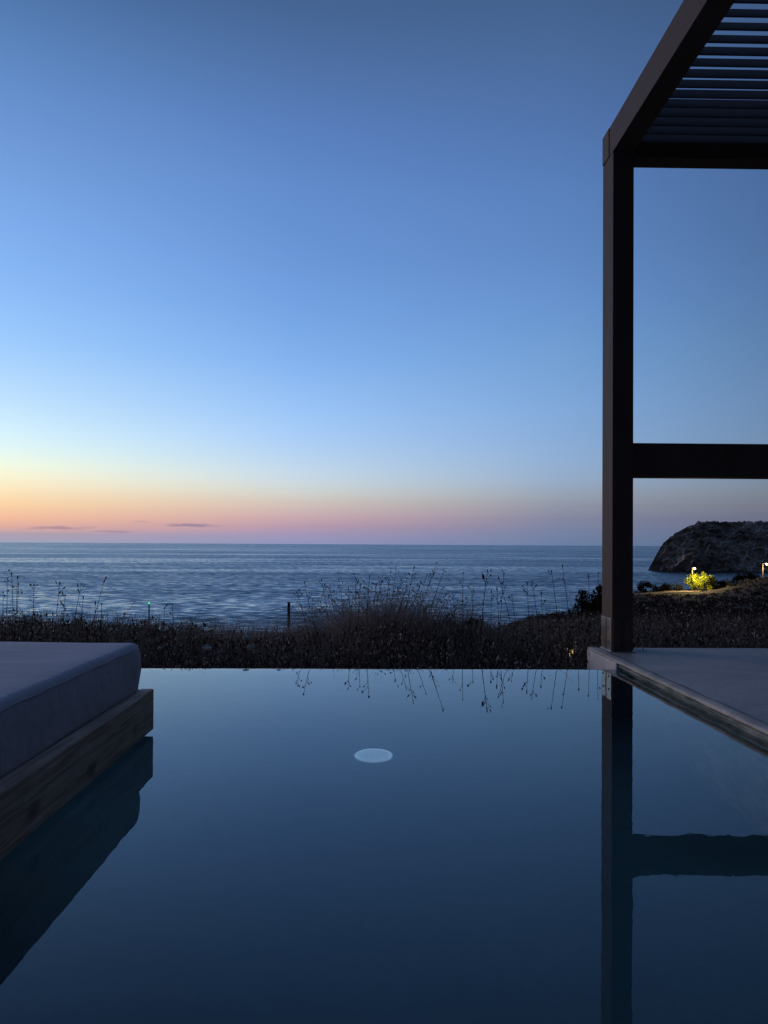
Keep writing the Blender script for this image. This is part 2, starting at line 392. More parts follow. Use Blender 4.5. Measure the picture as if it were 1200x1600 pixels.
# dirt road across the far slope
rows = []
for k in range(40):
    u = 0.315 + (0.445 - 0.315) * k / 39
    d0 = 84 + 10 * (k / 39) ** 0.8
    for dd in (0, 1.2, 2.6, 4.0):
        d = d0 + dd; rows.append([u * d, d, ground_z(u * d, d) + 0.06])
V = np.array(rows)
Fq = np.array([[k * 4 + j, (k + 1) * 4 + j, (k + 1) * 4 + j + 1, k * 4 + j + 1] for k in range(39) for j in range(3)])
tag(link('dirt_road', quads_mesh('dirt_road', V, Fq, smooth=True), M['road']), kind='structure')

# headland across the bay
def headland():
    ns, nt = 230, 104
    V = []
    for i in range(ns):
        s = i / (ns - 1); X = 144.5 + (75 * s / 0.82 if s < 0.82 else 75 + 240 * ((s - 0.82) / 0.18) ** 1.3)
        crest = (1 + 0.045 * mn.fractal(Vector((X * 0.35, 5, 0)), 0.8, 2, 4)) * float(np.interp(X, [144.5, 146, 148, 151, 154, 158, 162, 167, 172, 180, 200, 230, 300, 460], [0.6, 4, 9, 15.0, 18, 21.2, 23.4, 25.9, 26.6, 26.4, 26.8, 26.6, 27, 28]))
        Y0 = 424 - 12 * (1 - math.exp(-(X - 144.5) / 25))
        slope = 0.35 + 0.75 * min(1, (X - 144.5) / 60)
        for j in range(nt):
            t = j / (nt - 1)
            if t < 0.82:
                q = t / 0.82; z = crest * (1 - (1 - q) ** 1.2); y = Y0 + crest * slope * q ** 1.25
            else:
                q = (t - 0.82) / 0.18; z = crest * (1 - q ** 3) - 4 * q; y = Y0 + crest * slope + 90 * q
            p = Vector((X, y, z))
            a = min(1.0, 0.35 + crest / 14) * (1 if t < 0.74 else max(0.25, 1 - (t - 0.74) / 0.12))
            n1 = mn.fractal(p * 0.06, 1.0, 2.1, 4); n2 = mn.ridged_multi_fractal(Vector((p.x * 0.16, p.y * 0.12, p.z * 0.10)), 0.9, 2.2, 5, 0.9, 2.0) - 1.0
            n3 = mn.fractal(p * 0.55, 0.7, 2.0, 4)
            off = a * (2.6 * n1 + 2.6 * n2 + 1.6 * n3)
            V.append([X + off * -0.55 + (y - Y0) * 0.45, y - off * 0.9, SEA_Z - 0.5 + max(z + off * 0.25 * (1 if 0.05 < t < 0.78 else 0.4), -3)])
    Fq = np.array([[i * nt + j, (i + 1) * nt + j, (i + 1) * nt + j + 1, i * nt + j + 1] for i in range(ns - 1) for j in range(nt - 1)])
    return quads_mesh('headland', np.array(V), Fq)
tag(link('headland', headland(), M['headland']), kind='structure')

# ------------------------------------------------------------------ pool, terrace, kerb
PX0, PX1, PY0, WEIR = -3.2, 1.386, -2.0, 4.54
DEND = 5.13             # back end of the terrace
def troweled(name, prof, y0, y1, n, mat, amp=0.003, kind='structure'):
    """profile (x, z) run along y, with the unevenness of hand-trowelled cement"""
    V = []
    for i in range(n + 1):
        y = y0 + (y1 - y0) * i / n
        for k, (x, z) in enumerate(prof):
            a = amp if 0 < k < len(prof) - 1 else 0
            V.append([x + a * 1.4 * mn.fractal(Vector((y * 5, k * 3.1, 1)), 1, 2, 4), y, z + a * 0.8 * mn.fractal(Vector((y * 7, k * 2.3, 8)), 1, 2, 4)])
    m_ = len(prof)
    Fq = np.array([[i * m_ + k, (i + 1) * m_ + k, (i + 1) * m_ + k + 1, i * m_ + k + 1] for i in range(n) for k in range(m_ - 1)])
    o = link(name, quads_mesh(name, np.array(V), Fq), mat)
    return tag(o, kind=kind)
DECK_Z = 0.044
tag(link('pool_floor', quads_mesh('pool_floor', np.array([[PX0, PY0, -1.02], [1.44, PY0, -1.02], [1.44, 4.6, -1.02], [PX0, 4.6, -1.02]]), np.array([[0, 1, 2, 3]])), M['poolfloor']), kind='structure')
tag(box('infinity_edge_wall', (PX0 - 0.2, 1.383, 4.30, WEIR, -1.6, -0.008), M['poolfloor'], bevel=0.006), kind='structure')
tag(box('pool_side_wall', (PX0 - 0.2, PX0, PY0, 4.299, -1.6, 0.03), M['poolfloor']), kind='structure')
tag(box('pool_shelf', (PX0 + 0.002, -1.5, PY0, 2.7, -1.01, -0.14), M['poolfloor'], bevel=0.01), kind='structure')
tag(box('pool_near_wall', (PX0, 1.43, PY0 - 0.2, PY0, -1.6, 0.02), M['poolfloor']), kind='structure')
# pool wall under the kerb, stepped with a shadow groove at the water line
troweled('pool_wall', [(1.43, 0.0265), (1.405, 0.0255), (1.380, 0.0245), (1.377, 0.020), (1.379, 0.0135), (1.397, 0.0115), (1.400, 0.002), (1.399, -0.006), (1.389, -0.012), (1.387, -0.30), (1.387, -1.03)], PY0, WEIR - 0.003, 420, M['poolwall'], 0.0055)
troweled('pool_kerb', [(1.4365, 0.02), (1.4365, DECK_Z + 0.001), (1.415, DECK_Z + 0.004), (1.379, DECK_Z + 0.004), (1.3725, DECK_Z + 0.001), (1.3715, 0.036), (1.377, 0.0325), (1.398, 0.0315), (1.42, 0.031)], PY0, DEND - 0.002, 420, M['kerb'], 0.0035)
tag(box('terrace', (1.437, 7.0, PY0 - 2, DEND, -1.5, DECK_Z), M['terrace'], bevel=0.006), kind='structure')
tag(box('pool_pier', (1.366, 1.4355, WEIR - 0.02, DEND - 0.004, -1.5, 0.034), M['pier'], bevel=0.008), 'pale rendered wall end beyond the pool edge under the pergola post', 'wall end')

# water: still sheet that runs over the edge and down the outer face
prof = [(PY0, 0.0), (2.0, 0.0), (4.40, 0.0), (4.50, 0.0), (4.53, -0.001), (4.545, -0.006), (4.548, -0.02), (4.549, -0.9)]
V = []
for y, z in prof: V += [[PX0, y, z], [1.41 if y < 4.515 else 1.365, y, z]]
Fq = np.array([[2 * i, 2 * i + 1, 2 * i + 3, 2 * i + 2] for i in range(len(prof) - 1)])
tag(link('pool_water', quads_mesh('pool_water', np.array(V), Fq, smooth=True), M['poolwater']), kind='structure')

# round white fitting on the pool floor
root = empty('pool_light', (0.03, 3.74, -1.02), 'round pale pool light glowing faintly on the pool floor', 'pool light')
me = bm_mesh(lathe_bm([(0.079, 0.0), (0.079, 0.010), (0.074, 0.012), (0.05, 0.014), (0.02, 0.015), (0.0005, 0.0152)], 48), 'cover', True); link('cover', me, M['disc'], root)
bm = bmesh.new()
prof_r = [(0.0795, 0.0), (0.086, 0.0), (0.087, 0.010), (0.0855, 0.015), (0.0815, 0.0155), (0.0795, 0.012)]
rings = [[bm.verts.new((r * math.cos(2 * math.pi * k / 48), r * math.sin(2 * math.pi * k / 48), z)) for k in range(48)] for r, z in prof_r]
for a_, b_ in zip(rings, rings[1:]):
    for k in range(48): bm.faces.new((a_[k], a_[(k + 1) % 48], b_[(k + 1) % 48], b_[k]))
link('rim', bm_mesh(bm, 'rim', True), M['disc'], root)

# ------------------------------------------------------------------ pergola
PXL, PXR = 1.460, 1.586      # near-left post, side faces
PF, PB = 4.91, 5.128         # its front and back
ZB, ZT = CAM_Z + 2.374, CAM_Z + 2.556
XE, YE = 5.2, 0.9            # far ends of the pergola, out of frame
per = empty('pergola', (1.45, 4.95, DECK_Z), 'dark brown pergola with louvred roof on the terrace beside the pool', 'pergola')
def pbox(name, x0, x1, y0, y1, z0, z1, mat='frame_paint', bevel=0.004, parent=per):
    o = box(name, (x0, x1, y0, y1, z0, z1), M[mat], None, bevel)
    o.parent = parent
    if parent is per: o.matrix_parent_inverse = Matrix.Translation(-Vector(per.location))
    return o
posts = [(PXL, PF), (XE - 0.126, PF), (PXL, YE), (XE - 0.126, YE)]
for i, (x, y) in enumerate(posts):
    po = pbox('post', x, x + 0.126, y, y + 0.218, DECK_Z + 0.001, ZB - 0.001)
    if i: continue
    for yy0, yy1 in ((y + 0.006, y + 0.098), (y + 0.122, y + 0.212)):
        pbox('base_plate', x - 0.005, x - 0.0005, yy0, yy1, DECK_Z + 0.002, DECK_Z + 0.20, 'steel', 0.0015, po)
        for zz in (0.06, 0.14):
            me = bm_mesh(lathe_bm([(0.006, 0.0), (0.006, 0.003), (0.004, 0.005), (0.0005, 0.005)], 8), 'bolt')
            bo = link('bolt', me, M['steel'], po)
            bo.matrix_basis = Matrix.Translation((x - 0.005, (yy0 + yy1) / 2, DECK_Z + zz)) @ Matrix.Rotation(R(-90), 4, 'Y')
    for xx0, xx1 in ((x + 0.004, x + 0.048), (x + 0.077, x + 0.121)):
        pbox('base_plate', xx0, xx1, y - 0.005, y - 0.0005, DECK_Z + 0.002, DECK_Z + 0.20, 'frame_end', 0.0015, po)
    pbox('base_foot', x - 0.012, x + 0.137, y - 0.012, y + 0.222, DECK_Z, DECK_Z + 0.006, 'steel', 0.001, po)
YJ = 4.988
for y0, y1 in ((YJ, PB), (YE, YE + 0.14)):
    cb = pbox('cross_beam', PXL, XE, y0, y1, ZB, ZT, 'frame_paint')
    if y0 == YJ: far_beam = cb
pbox('cut_end', PXL - 0.004, PXL - 0.0005, YJ + 0.004, PB - 0.003, ZB + 0.004, ZT - 0.004, 'frame_end', 0.001, far_beam)
for x0 in (PXL, XE - 0.126):
    pbox('side_beam', x0, x0 + 0.126, YE + 0.1405, YJ - 0.0015, ZB + 0.0005, ZT - 0.001, 'frame_paint')
rail = pbox('mid_rail', PXR + 0.0005, XE - 0.127, PF + 0.03, PF + 0.15, CAM_Z + 0.416, CAM_Z + 0.62, 'frame_paint')
# tilted louvres across the roof
me = bm_mesh(box_bm(PXR + 0.001, XE - 0.127, -0.0765, 0.0765, -0.003, 0.003, 0.001, 1), 'louvre')
y = YJ - 0.07; k = 0
while y > YE + 0.2:
    o = link('louvre', me, M['frame_paint'], per)
    o.matrix_parent_inverse = Matrix.Translation(-Vector(per.location))
    o.matrix_basis = Matrix.Translation((0, y, CAM_Z + 2.46)) @ Matrix.Rotation(R(44 + random.uniform(-0.7, 0.7)), 4, 'X')
    y -= 0.0975; k += 1

# ------------------------------------------------------------------ daybed over the water, mattress on it
BX = -0.765; BXL = -2.35; BF, BN = 2.985, 0.15
bed = empty('daybed_frame', (BX - 0.8, 1.6, 0.0), 'weathered timber daybed frame standing over the pool under the grey mattress', 'daybed')
def bbox_(name, x0, x1, y0, y1, z0, z1, mat, bevel=0.005):
    o = box(name, (x0, x1, y0, y1, z0, z1), M[mat], bed, bevel)
    o.matrix_parent_inverse = Matrix.Translation(-Vector(bed.location)); return o
for x0 in (BX - 0.045, BXL):
    bbox_('side_rail', x0, x0 + 0.045, BN, BF, 0.012, 0.158, 'bedwood_y')
for y0 in (BF - 0.045, BN):
    bbox_('end_rail', BXL + 0.0455, BX - 0.0455, y0, y0 + 0.044, 0.012, 0.156, 'bedwood_x')
for k in range(16):
    y0 = BN + 0.06 + k * 0.172
    bbox_('slat', BXL + 0.05, BX - 0.05, y0, y0 + 0.13, 0.112, 0.136, 'bedwood_x', 0.003)
for x0 in (BXL + 0.06, -1.64):
    for y0 in (BN + 0.08, 2.5):
        bbox_('leg', x0, x0 + 0.08, y0, y0 + 0.08, -0.138, 0.110, 'bedwood_y', 0.003)

def mattress():
    x0, x1, y0, y1, z0, z1 = BXL + 0.06, BX - 0.052, BN + 0.06, BF - 0.01, 0.1365, 0.325
    bm = box_bm(x0, x1, y0, y1, z0, z1)
    bmesh.ops.subdivide_edges(bm, edges=bm.edges[:], cuts=3, use_grid_fill=True)
    bm.edges.ensure_lookup_table()
    bmesh.ops.bevel(bm, geom=[e for e in bm.edges if len(e.link_faces) == 2 and e.calc_face_angle(0) > 1.0], offset=0.022, segments=4, profile=0.5, affect='EDGES')
    for _ in range(3):
        long_e = [e for e in bm.edges if e.calc_length() > 0.07]
        if long_e: bmesh.ops.subdivide_edges(bm, edges=long_e, cuts=1, use_grid_fill=True)
    for v_ in bm.verts:
        p = v_.co
        tx = (p.x - x0) / (x1 - x0); ty = (p.y - y0) / (y1 - y0); tz = (p.z - z0) / (z1 - z0)
        crown = (1 - abs(2 * tx - 1) ** 4) * (1 - abs(2 * ty - 1) ** 6)
        dz = 0.006 * crown * (1 if tz > 0.5 else 0)
        side = math.sin(math.pi * max(0, min(1, tz)))
        wob = mn.fractal(Vector((p.x * 5, p.y * 3, p.z * 9)), 1, 2, 3)
        if tx > 0.97: p.x += 0.010 * side + 0.005 * wob
        if ty > 0.97: p.y += 0.008 * side + 0.004 * wob
        p.z += dz + (0.004 * mn.fractal(Vector((p.x * 2.2, p.y * 6, 2)), 1, 2, 3) if tz > 0.9 else 0.003 * wob * side)
    return bm_mesh(bm, 'mattress', True)
mt = empty('mattress', (BX - 0.8, 1.6, 0.137), 'thick grey fabric mattress lying on the wooden daybed', 'mattress')
def mput(o):
    o.parent = mt; o.matrix_parent_inverse = Matrix.Translation(-Vector(mt.location)); return o
mput(link('cover', mattress(), M['fabric']))
bm = bmesh.new()
mx1, my1, mz1 = BX - 0.0485, BF - 0.0065, 0.318
pts = [(mx1 + 0.001 * math.sin(k * 1.7), BN + 0.08 + (my1 - 0.10 - BN) * k / 40, mz1 - 0.012 + 0.0015 * math.sin(k * 2.3)) for k in range(41)]
pts += [(mx1 - 0.006, my1 - 0.008, mz1 - 0.012)] + [(mx1 - 0.03 - k * 0.05, my1, mz1 - 0.012 + 0.0012 * math.sin(k * 1.9)) for k in range(29)]
tube_bm(bm, pts, [0.0016] * len(pts), 6)
mput(link('piping', bm_mesh(bm, 'piping', True), M['fabric']))

# ------------------------------------------------------------------ vegetation
# upper outline of the near scrub, as heights seen from the terrace
_tx = np.array([-900, -60, 0, 110, 220, 300, 340, 440, 490, 550, 640, 720, 780, 860, 940, 1010, 1200, 2200])
_ty = np.array([962, 962, 962, 962, 968, 976, 990, 992, 980, 968, 966, 970, 978, 970, 964, 962, 962, 962])
def scrub_top(x, d):
    px = HORX + x / d * F
    return CAM_Z - (np.interp(px, _tx, _ty) - (847 + 0.0059 * px)) / F * d
gz = np.vectorize(ground_z)

# near scrub: leafy dry mass right behind the infinity edge
def near_scrub(n):
    d = 4.75 + (9.5 - 4.75) * rng.random(n) ** 1.3
    x = (rng.random(n) * 1.25 - 0.58) * d
    g0 = gz(x, d); top = np.minimum(scrub_top(x, d) - 0.02, 0.149 * (d - 4.54) - 0.05)
    lump = np.array([mn.noise(Vector((a * 2.2, b_ * 2.2, 0))) + 0.8 * mn.noise(Vector((a * 7, b_ * 7, 4))) for a, b_ in zip(x, d)])
    hgt = np.maximum(top - g0 + 0.13 * (lump - 0.25), 0.05)
    f = rng.random(n) ** 0.6
    z = g0 + hgt * f
    C = np.stack([x, d, z], 1)
    return C, f
n = 260000
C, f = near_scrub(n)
L = rng.uniform(0.012, 0.045, n); Wd = L * rng.uniform(0.12, 0.34, n)
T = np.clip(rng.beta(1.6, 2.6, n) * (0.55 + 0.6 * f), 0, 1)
fle = rng.random(n) < 0.09; T[fle] = rng.uniform(0.9, 1.0, fle.sum()); L[fle] = rng.uniform(0.008, 0.024, fle.sum()); Wd[fle] = L[fle] * 0.6
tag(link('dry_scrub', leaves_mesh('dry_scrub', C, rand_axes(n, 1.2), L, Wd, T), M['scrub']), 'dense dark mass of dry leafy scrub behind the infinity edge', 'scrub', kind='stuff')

# dry grass: thin curved blades
def blades(n, xs, dd, g0, top, w=0.0035, fan=0.0):
    H = np.maximum(top - g0, 0.1)
    lean = rng.normal(0, 0.14, (n, 2)) * H[:, None]; lean[:, 0] += fan * H; side = unit(np.stack([np.ones(n), rng.normal(0, 0.5, n), np.zeros(n)], 1)) * (w * rng.uniform(0.6, 1.4, n))[:, None]
    P0 = np.stack([xs, dd, g0 - 0.03], 1)
    P1 = P0 + np.stack([lean[:, 0] * 0.25, lean[:, 1] * 0.25, H * 0.5], 1)
    P2 = P0 + np.stack([lean[:, 0] * 0.6, lean[:, 1] * 0.6, H * 0.82], 1)
    P3 = P0 + np.stack([lean[:, 0] * 1.15, lean[:, 1] * 1.15, H * 1.0], 1)
    V = np.stack([P0 - side, P0 + side, P1 - side * 0.85, P1 + side * 0.85, P2 - side * 0.6, P2 + side * 0.6, P3 - side * 0.12, P3 + side * 0.12], 1).reshape(-1, 3)
    b0 = (np.arange(n) * 8)[:, None]
    Fq = np.concatenate([b0 + np.array([[0, 1, 3, 2]]), b0 + np.array([[2, 3, 5, 4]]), b0 + np.array([[4, 5, 7, 6]])], 0)
    return V, Fq
n = 6000
d = rng.uniform(5.0, 8.5, n); x = (rng.random(n) * 1.15 - 0.5) * d
g0 = gz(x, d); top = np.minimum(scrub_top(x, d) + 0.02, 0.149 * (d - 4.54) - 0.06) + rng.normal(0.0, 0.05, n)
V1, F1 = blades(n, x, d, g0, top)
tuss = [(470, 968, 14, 200), (497, 954, 15, 330), (522, 947, 12, 360), (541, 957, 10, 220), (560, 941, 13, 480), (586, 934, 15, 560), (607, 944, 10, 300), (623, 930, 13, 520), (648, 940, 13, 420),
        (668, 951, 11, 260), (690, 943, 12, 330), (716, 956, 11, 240), (738, 950, 8, 170), (765, 962, 14, 200), (800, 966, 16, 170), (838, 962, 14, 150)]
px_l, py_l, d_l, f_l = [], [], [], []
tuss = [(c_, t_ - 8, w_ * 1.15, int(k_ * 0.6)) for c_, t_, w_, k_ in tuss]
for c_, t_, w_, k_ in tuss:      # tussocks fanning out from their own foot, each with its own height
    q = rng.normal(0, 1, k_); px_l.append(c_ + q * w_); d_l.append(rng.uniform(6.6, 7.8, 1) + rng.normal(0, 0.12, k_))
    py_l.append(t_ + np.abs(rng.normal(0, 24, k_)) - 9 + q ** 2 * 3); f_l.append(q * 0.16 + (c_ - 600) / 900 + rng.normal(0, 0.05))
px_l.append(rng.uniform(290, 480, 1400)); py_l.append(rng.normal(974, 9, 1400)); d_l.append(rng.uniform(7, 9, 1400)); f_l.append(rng.normal(0, 0.08, 1400))
px, py, d, fan = (np.concatenate(q) for q in (px_l, py_l, d_l, f_l)); n2 = len(px)
x = (px - HORX) / F * d; g0 = gz(x, d); top = CAM_Z - (py - 850.5) / F * d
x = x - fan * (top - g0) * 0.8
V2, F2 = blades(n2, x, d, g0, top, 0.0026, fan)
V = np.concatenate([V1, V2]); Fq = np.concatenate([F1, F2 + len(V1)])
T = rng.beta(2, 2.2, n + n2); T[:n] *= 0.3; T = np.repeat(np.clip(T, 0, 1), 8)
tag(link('dry_grass', quads_mesh('dry_grass', V, Fq, T), M['blade']), 'thin dry grass blades standing in the scrub behind the pool', 'grass', kind='stuff')

# small seed tips on the grass outline
n = 5200
px = np.concatenate([rng.choice([t_[0] for t_ in tuss[:13]], 2200) + rng.normal(0, 14, 2200), rng.uniform(220, 960, 3000)])
d = rng.uniform(6.6, 7.8, n); x = (px - HORX) / F * d
z = np.concatenate([CAM_Z - (np.interp(px[:2200], [t_[0] for t_ in tuss], [t_[1] for t_ in tuss]) + rng.normal(4, 13, 2200) - 850.5) / F * d[:2200], np.minimum(scrub_top(x[2200:], d[2200:]), 0.149 * (d[2200:] - 4.54) - 0.05) - rng.exponential(0.06, 3000)])
C = np.stack([x, d, z], 1)
L = rng.uniform(0.012, 0.03, n)
tag(link('seed_tips', leaves_mesh('seed_tips', C, rand_axes(n, 0.9), L, L * 0.4, np.clip(rng.beta(2, 2, n), 0, 1)), M['blade']), 'fine seed tips along the upper edge of the dry grass', 'grass', kind='stuff')

# scrub on the falling slope to the right, out to the road
def slope_scrub(nc, per_):
    d = np.sqrt(rng.uniform(9.0 ** 2, 100 ** 2, nc)); d[: nc // 2] = np.exp(rng.uniform(math.log(8.6), math.log(60), nc // 2))
    u = rng.uniform(-0.55, 0.72, nc); e = np.interp(u, _eu, _ed)
    road = (d > 83.5) & (u > 0.31) & (u < 0.44)
    ok = (d < e + 1.5) & ~road; d, u = d[ok], u[ok]; x = u * d
    g0 = gz(x, d); r = rng.uniform(0.18, 0.5, len(d)) * np.interp(d, [8, 30, 55, 95, 300], [0.85, 1.0, 0.75, 0.6, 0.9])
    k = len(d)
    C = np.repeat(np.stack([x, d, g0], 1), per_, 0); rr = np.repeat(r, per_)
    off = unit(rng.normal(size=(k * per_, 3))) * (rng.random(k * per_) ** 0.4)[:, None] * rr[:, None]
    off[:, 2] = np.abs(off[:, 2]) * 0.75
    C = C + off
    dd = np.repeat(d, per_)
    L = rng.uniform(0.05, 0.11, k * per_) * (0.55 + dd / 26); L = np.minimum(L, rr * 0.6)
    shade = np.repeat(rng.random(k), per_)
    T = np.clip(rng.beta(1.5, 2.4, k * per_) * (0.5 + 0.8 * shade), 0, 0.9)
    f = rng.random(k * per_) < 0.05 * np.repeat(rng.random(k) ** 2, per_) * 2.4; T[f] = rng.uniform(0.92, 1, f.sum())
    return leaves_mesh('slope_scrub', C, rand_axes(k * per_, 0.5), L, L * rng.uniform(0.25, 0.6, k * per_), T)
tag(link('slope_scrub', slope_scrub(9000, 26), M['scrub']), 'low dry scrub covering the slope down to the bay', 'scrub', kind='stuff')

# shrubs: trunk stems and a clumped leafy crown
def shrub(name, base, w, h, label, cat='shrub', group=None, leaf='shrubleaf', clumps=14, per_=90, lsize=None, low=0.2):
    base = Vector(base); root = empty(name, base, label, cat, group)
    ls = lsize or max(w, h) * 0.085
    cs = []
    for k in range(clumps):
        a = random.uniform(0, 2 * math.pi); rr = random.random() ** 0.5 * 0.38 * w; zz = h * random.uniform(low, 0.85) * (1 - 0.35 * (rr / (0.4 * w)) ** 2)
        cs.append((rr * math.cos(a), rr * math.sin(a), zz))
    C = np.repeat(np.array(cs), per_, 0); n = len(C)
    rad = np.repeat(rng.uniform(0.12, 0.24, clumps) * min(w, h) * 1.15, per_)
    off = unit(rng.normal(size=(n, 3))) * (rng.random(n) ** 0.45)[:, None] * rad[:, None]
    C = C + off; C[:, 2] = np.maximum(C[:, 2], 0.02 * h)
    T = np.clip(rng.beta(1.6, 2.2, n) * np.repeat(rng.uniform(0.6, 1.3, clumps), per_), 0, 1)
    L = rng.uniform(0.6, 1.4, n) * ls
    link('crown', leaves_mesh('crown', C, rand_axes(n, 0.6), L, L * rng.uniform(0.35, 0.6, n), T), M[leaf], root)
    bm = bmesh.new()
    for c in cs[:6]:
        q = Vector(c); tube_bm(bm, [(q.x * 0.08, q.y * 0.08, -0.25 * h), (q.x * 0.3, q.y * 0.3, q.z * 0.4), (q.x * 0.8, q.y * 0.8, q.z * 0.9)], [0.035 * h, 0.022 * h, 0.008 * h], 5)
    link('trunk', bm_mesh(bm, 'trunk'), M['bark'], root)
    return root
ORD = ['leftmost', 'second from left', 'third from left', 'fourth from left', 'fifth from left', 'sixth from left', 'seventh from left', 'eighth from left', 'ninth from left', 'rightmost']
hedge = [(-8, 951), (20, 954), (45, 953), (72, 951), (96, 955), (122, 954), (150, 957), (178, 958), (205, 958), (234, 957)]
for k, (px, py) in enumerate(hedge):
    d = 8.0 + random.uniform(-0.3, 0.5); p = at(px, py, d); h = 0.62
    shrub('low_shrub', (p.x, p.y, p.z - h), 0.36, h, f'low dark rounded shrub, {ORD[k]} in the row behind the mattress', 'shrub', 'low shrubs in a row behind the mattress', clumps=12, per_=80, lsize=0.028)
for px, py, w, h, d, lab in ((920, 918, 1.25, 1.3, 36, 'dark rounded bush left of the pergola post on the skyline of the slope'),
                             (943, 905, 1.2, 1.7, 37, 'tallest dark bush half hidden behind the pergola post'),
                             (700, 953, 0.16, 0.3, 7.0, 'small dark shrub on the crest right of the tall tussock'),
                             (738, 946, 0.10, 0.32, 7.0, 'narrow dark shrub beside the reddish seed stalk'),
                             (752, 962, 0.30, 0.35, 9.5, 'low dark shrub at the foot of the reddish seed stalk'),
                             (1008, 903, 1.7, 2.4, 92, 'pointed dark bush just right of the pergola post by the bay'),
                             (1026, 909, 1.8, 2.0, 92, 'dark bush second from the post in the row by the bay'),
                             (1040, 907, 1.5, 2.1, 93, 'dark bush third from the post in the row by the bay'),
                             (1058, 910, 2.0, 1.9, 94, 'dark bush next to the lamplit bush in the row by the bay'),
                             (1128, 903, 2.4, 1.9, 97, 'dark bush to the right of the lamplit bushes'),
                             (1150, 896, 3.2, 2.4, 118, 'dark bush behind the pale boulders on the far slope'),
                             (1172, 893, 3.4, 2.6, 120, 'dark bush near the right street lamp on the far slope')):
    p = at(px, py, d); shrub('dark_bush', (p.x, p.y, p.z - h), w, h, lab, 'bush', clumps=20, per_=90, low=0.1)
p = at(1094, 893, 95); shrub('lamplit_bush', (p.x, p.y, p.z - 2.05), 4.0, 2.2, 'bright yellow green bush lit by the street lamp beside it', 'bush', None, 'greenleaf', 34, 110, 0.18, 0.08)
p = at(1113, 903, 95.5); shrub('lamplit_bush', (p.x, p.y, p.z - 1.4), 1.5, 1.4, 'smaller dim green bush to the right of the bright lamplit bush', 'bush', None, 'greenleaf', 18, 100, 0.13, 0.08)

# tall stalks with seed heads, silhouetted against the sea
def spindle(l, r):
    return bm_mesh(lathe_bm([(0.0006, 0), (r * 0.8, l * 0.2), (r, l * 0.45), (r * 0.6, l * 0.75), (0.0006, l)], 6), 'seed_head', True)
SEEDS = [spindle(0.030, 0.0065), spindle(0.022, 0.006), spindle(0.038, 0.006), spindle(0.016, 0.007)]
def stalk(px, py, bx, by, d, heads, label, big=1.0):
    tip = at(px, py, d); foot = at(bx, by, d + random.uniform(-0.1, 0.1))
    foot.z = min(foot.z, ground_z(foot.x, foot.y) + 0.5)
    g = ground_z(foot.x, foot.y); base = Vector((foot.x - (tip.x - foot.x) * 0.15, foot.y, g - 0.05))
    root = empty('tall_stalk', base, label, 'grass stalk', 'tall dry seed stalks against the sea')
    P = [base, foot.lerp(tip, 0.25) if foot.z > g + 0.1 else foot.lerp(tip, 0.35), foot.lerp(tip, 0.7) + Vector((random.uniform(-.012, .012), 0, 0)), tip]
    P = [p_ - base for p_ in P]
    bm = bmesh.new(); tube_bm(bm, P, [0.0034 * big, 0.0028 * big, 0.0022 * big, 0.0014 * big], 5)
    ax = (P[3] - P[2]).normalized(); spots = [(P[3] - ax * 0.008, ax)]
    for k in range(heads - 1):
        t_ = random.uniform(0.25, 0.97) ** 0.7; q = P[2].lerp(P[3], t_)
        dirv = (ax * 0.7 + Vector((random.choice((-1, 1)) * random.uniform(0.3, 0.9), random.uniform(-0.5, 0.5), random.uniform(-0.1, 0.5)))).normalized()
        ln = random.uniform(0.015, 0.055)
        tube_bm(bm, [q, q + dirv * ln * 0.6, q + dirv * ln], [0.0015, 0.0012, 0.001], 4)
        spots.append((q + dirv * (ln - 0.004), (dirv + Vector((0, 0, random.uniform(-0.6, 0.5)))).normalized()))
    link('stem', bm_mesh(bm, 'stem'), M['stem'], root)
    for q, dv in spots:
        sme = random.choice(SEEDS); so = link('seed_head', sme, M['seed'], root)
        so.matrix_basis = Matrix.Translation(q) @ dv.to_track_quat('Z', 'Y').to_matrix().to_4x4() @ Matrix.Scale(big * random.uniform(0.6, 0.95), 4)
    return root
ST = []
for a in ((6, 925, 2, 960, 2), (12, 903, 6, 958, 3), (19, 897, 21, 958, 3), (28, 902, 20, 958, 3), (30, 913, 22, 958, 4), (54, 914, 45, 958, 6), (94, 912, 80, 958, 5), (128, 912, 97, 960, 4), (103, 930, 96, 958, 6), (131, 934, 118, 958, 2), (163, 910, 118, 958, 2), (150, 944, 146, 962, 2), (160, 944, 161, 962, 1), (258, 950, 255, 972, 2), (270, 944, 272, 972, 2)):
    ST.append(a + ('left',))
for tx, ty in ((464, 925), (476, 910), (503, 906), (516, 915), (529, 903), (545, 920), (556, 903), (564, 912), (578, 900), (588, 912), (597, 907), (611, 893), (619, 890), (628, 905), (636, 915), (647, 888), (655, 918), (667, 900), (675, 902), (683, 879), (694, 890)):
    ST.append((tx, ty, 560 + (tx - 560) * 0.55 + random.uniform(-8, 8), 985, random.randint(2, 5), 'mid'))
for tx, ty, bx, h_ in ((708, 925, 712, 3), (724, 896, 726, 2), (740, 922, 735, 3), (762, 892, 746, 8), (768, 925, 764, 3), (777, 922, 780, 4), (780, 905, 818, 3), (788, 897, 776, 3), (800, 930, 812, 2), (824, 913, 834, 4), (832, 909, 853, 3), (846, 928, 850, 2), (862, 893, 886, 2), (879, 885, 899, 2), (905, 925, 908, 1), (920, 902, 921, 1), (935, 896, 937, 2)):
    ST.append((tx, ty, bx, 958, h_, 'right'))
cnt = {'left': 0, 'mid': 0, 'right': 0}
WORDS = 'first second third fourth fifth sixth seventh eighth ninth tenth eleventh twelfth thirteenth fourteenth fifteenth sixteenth seventeenth eighteenth nineteenth twentieth twenty-first'.split()
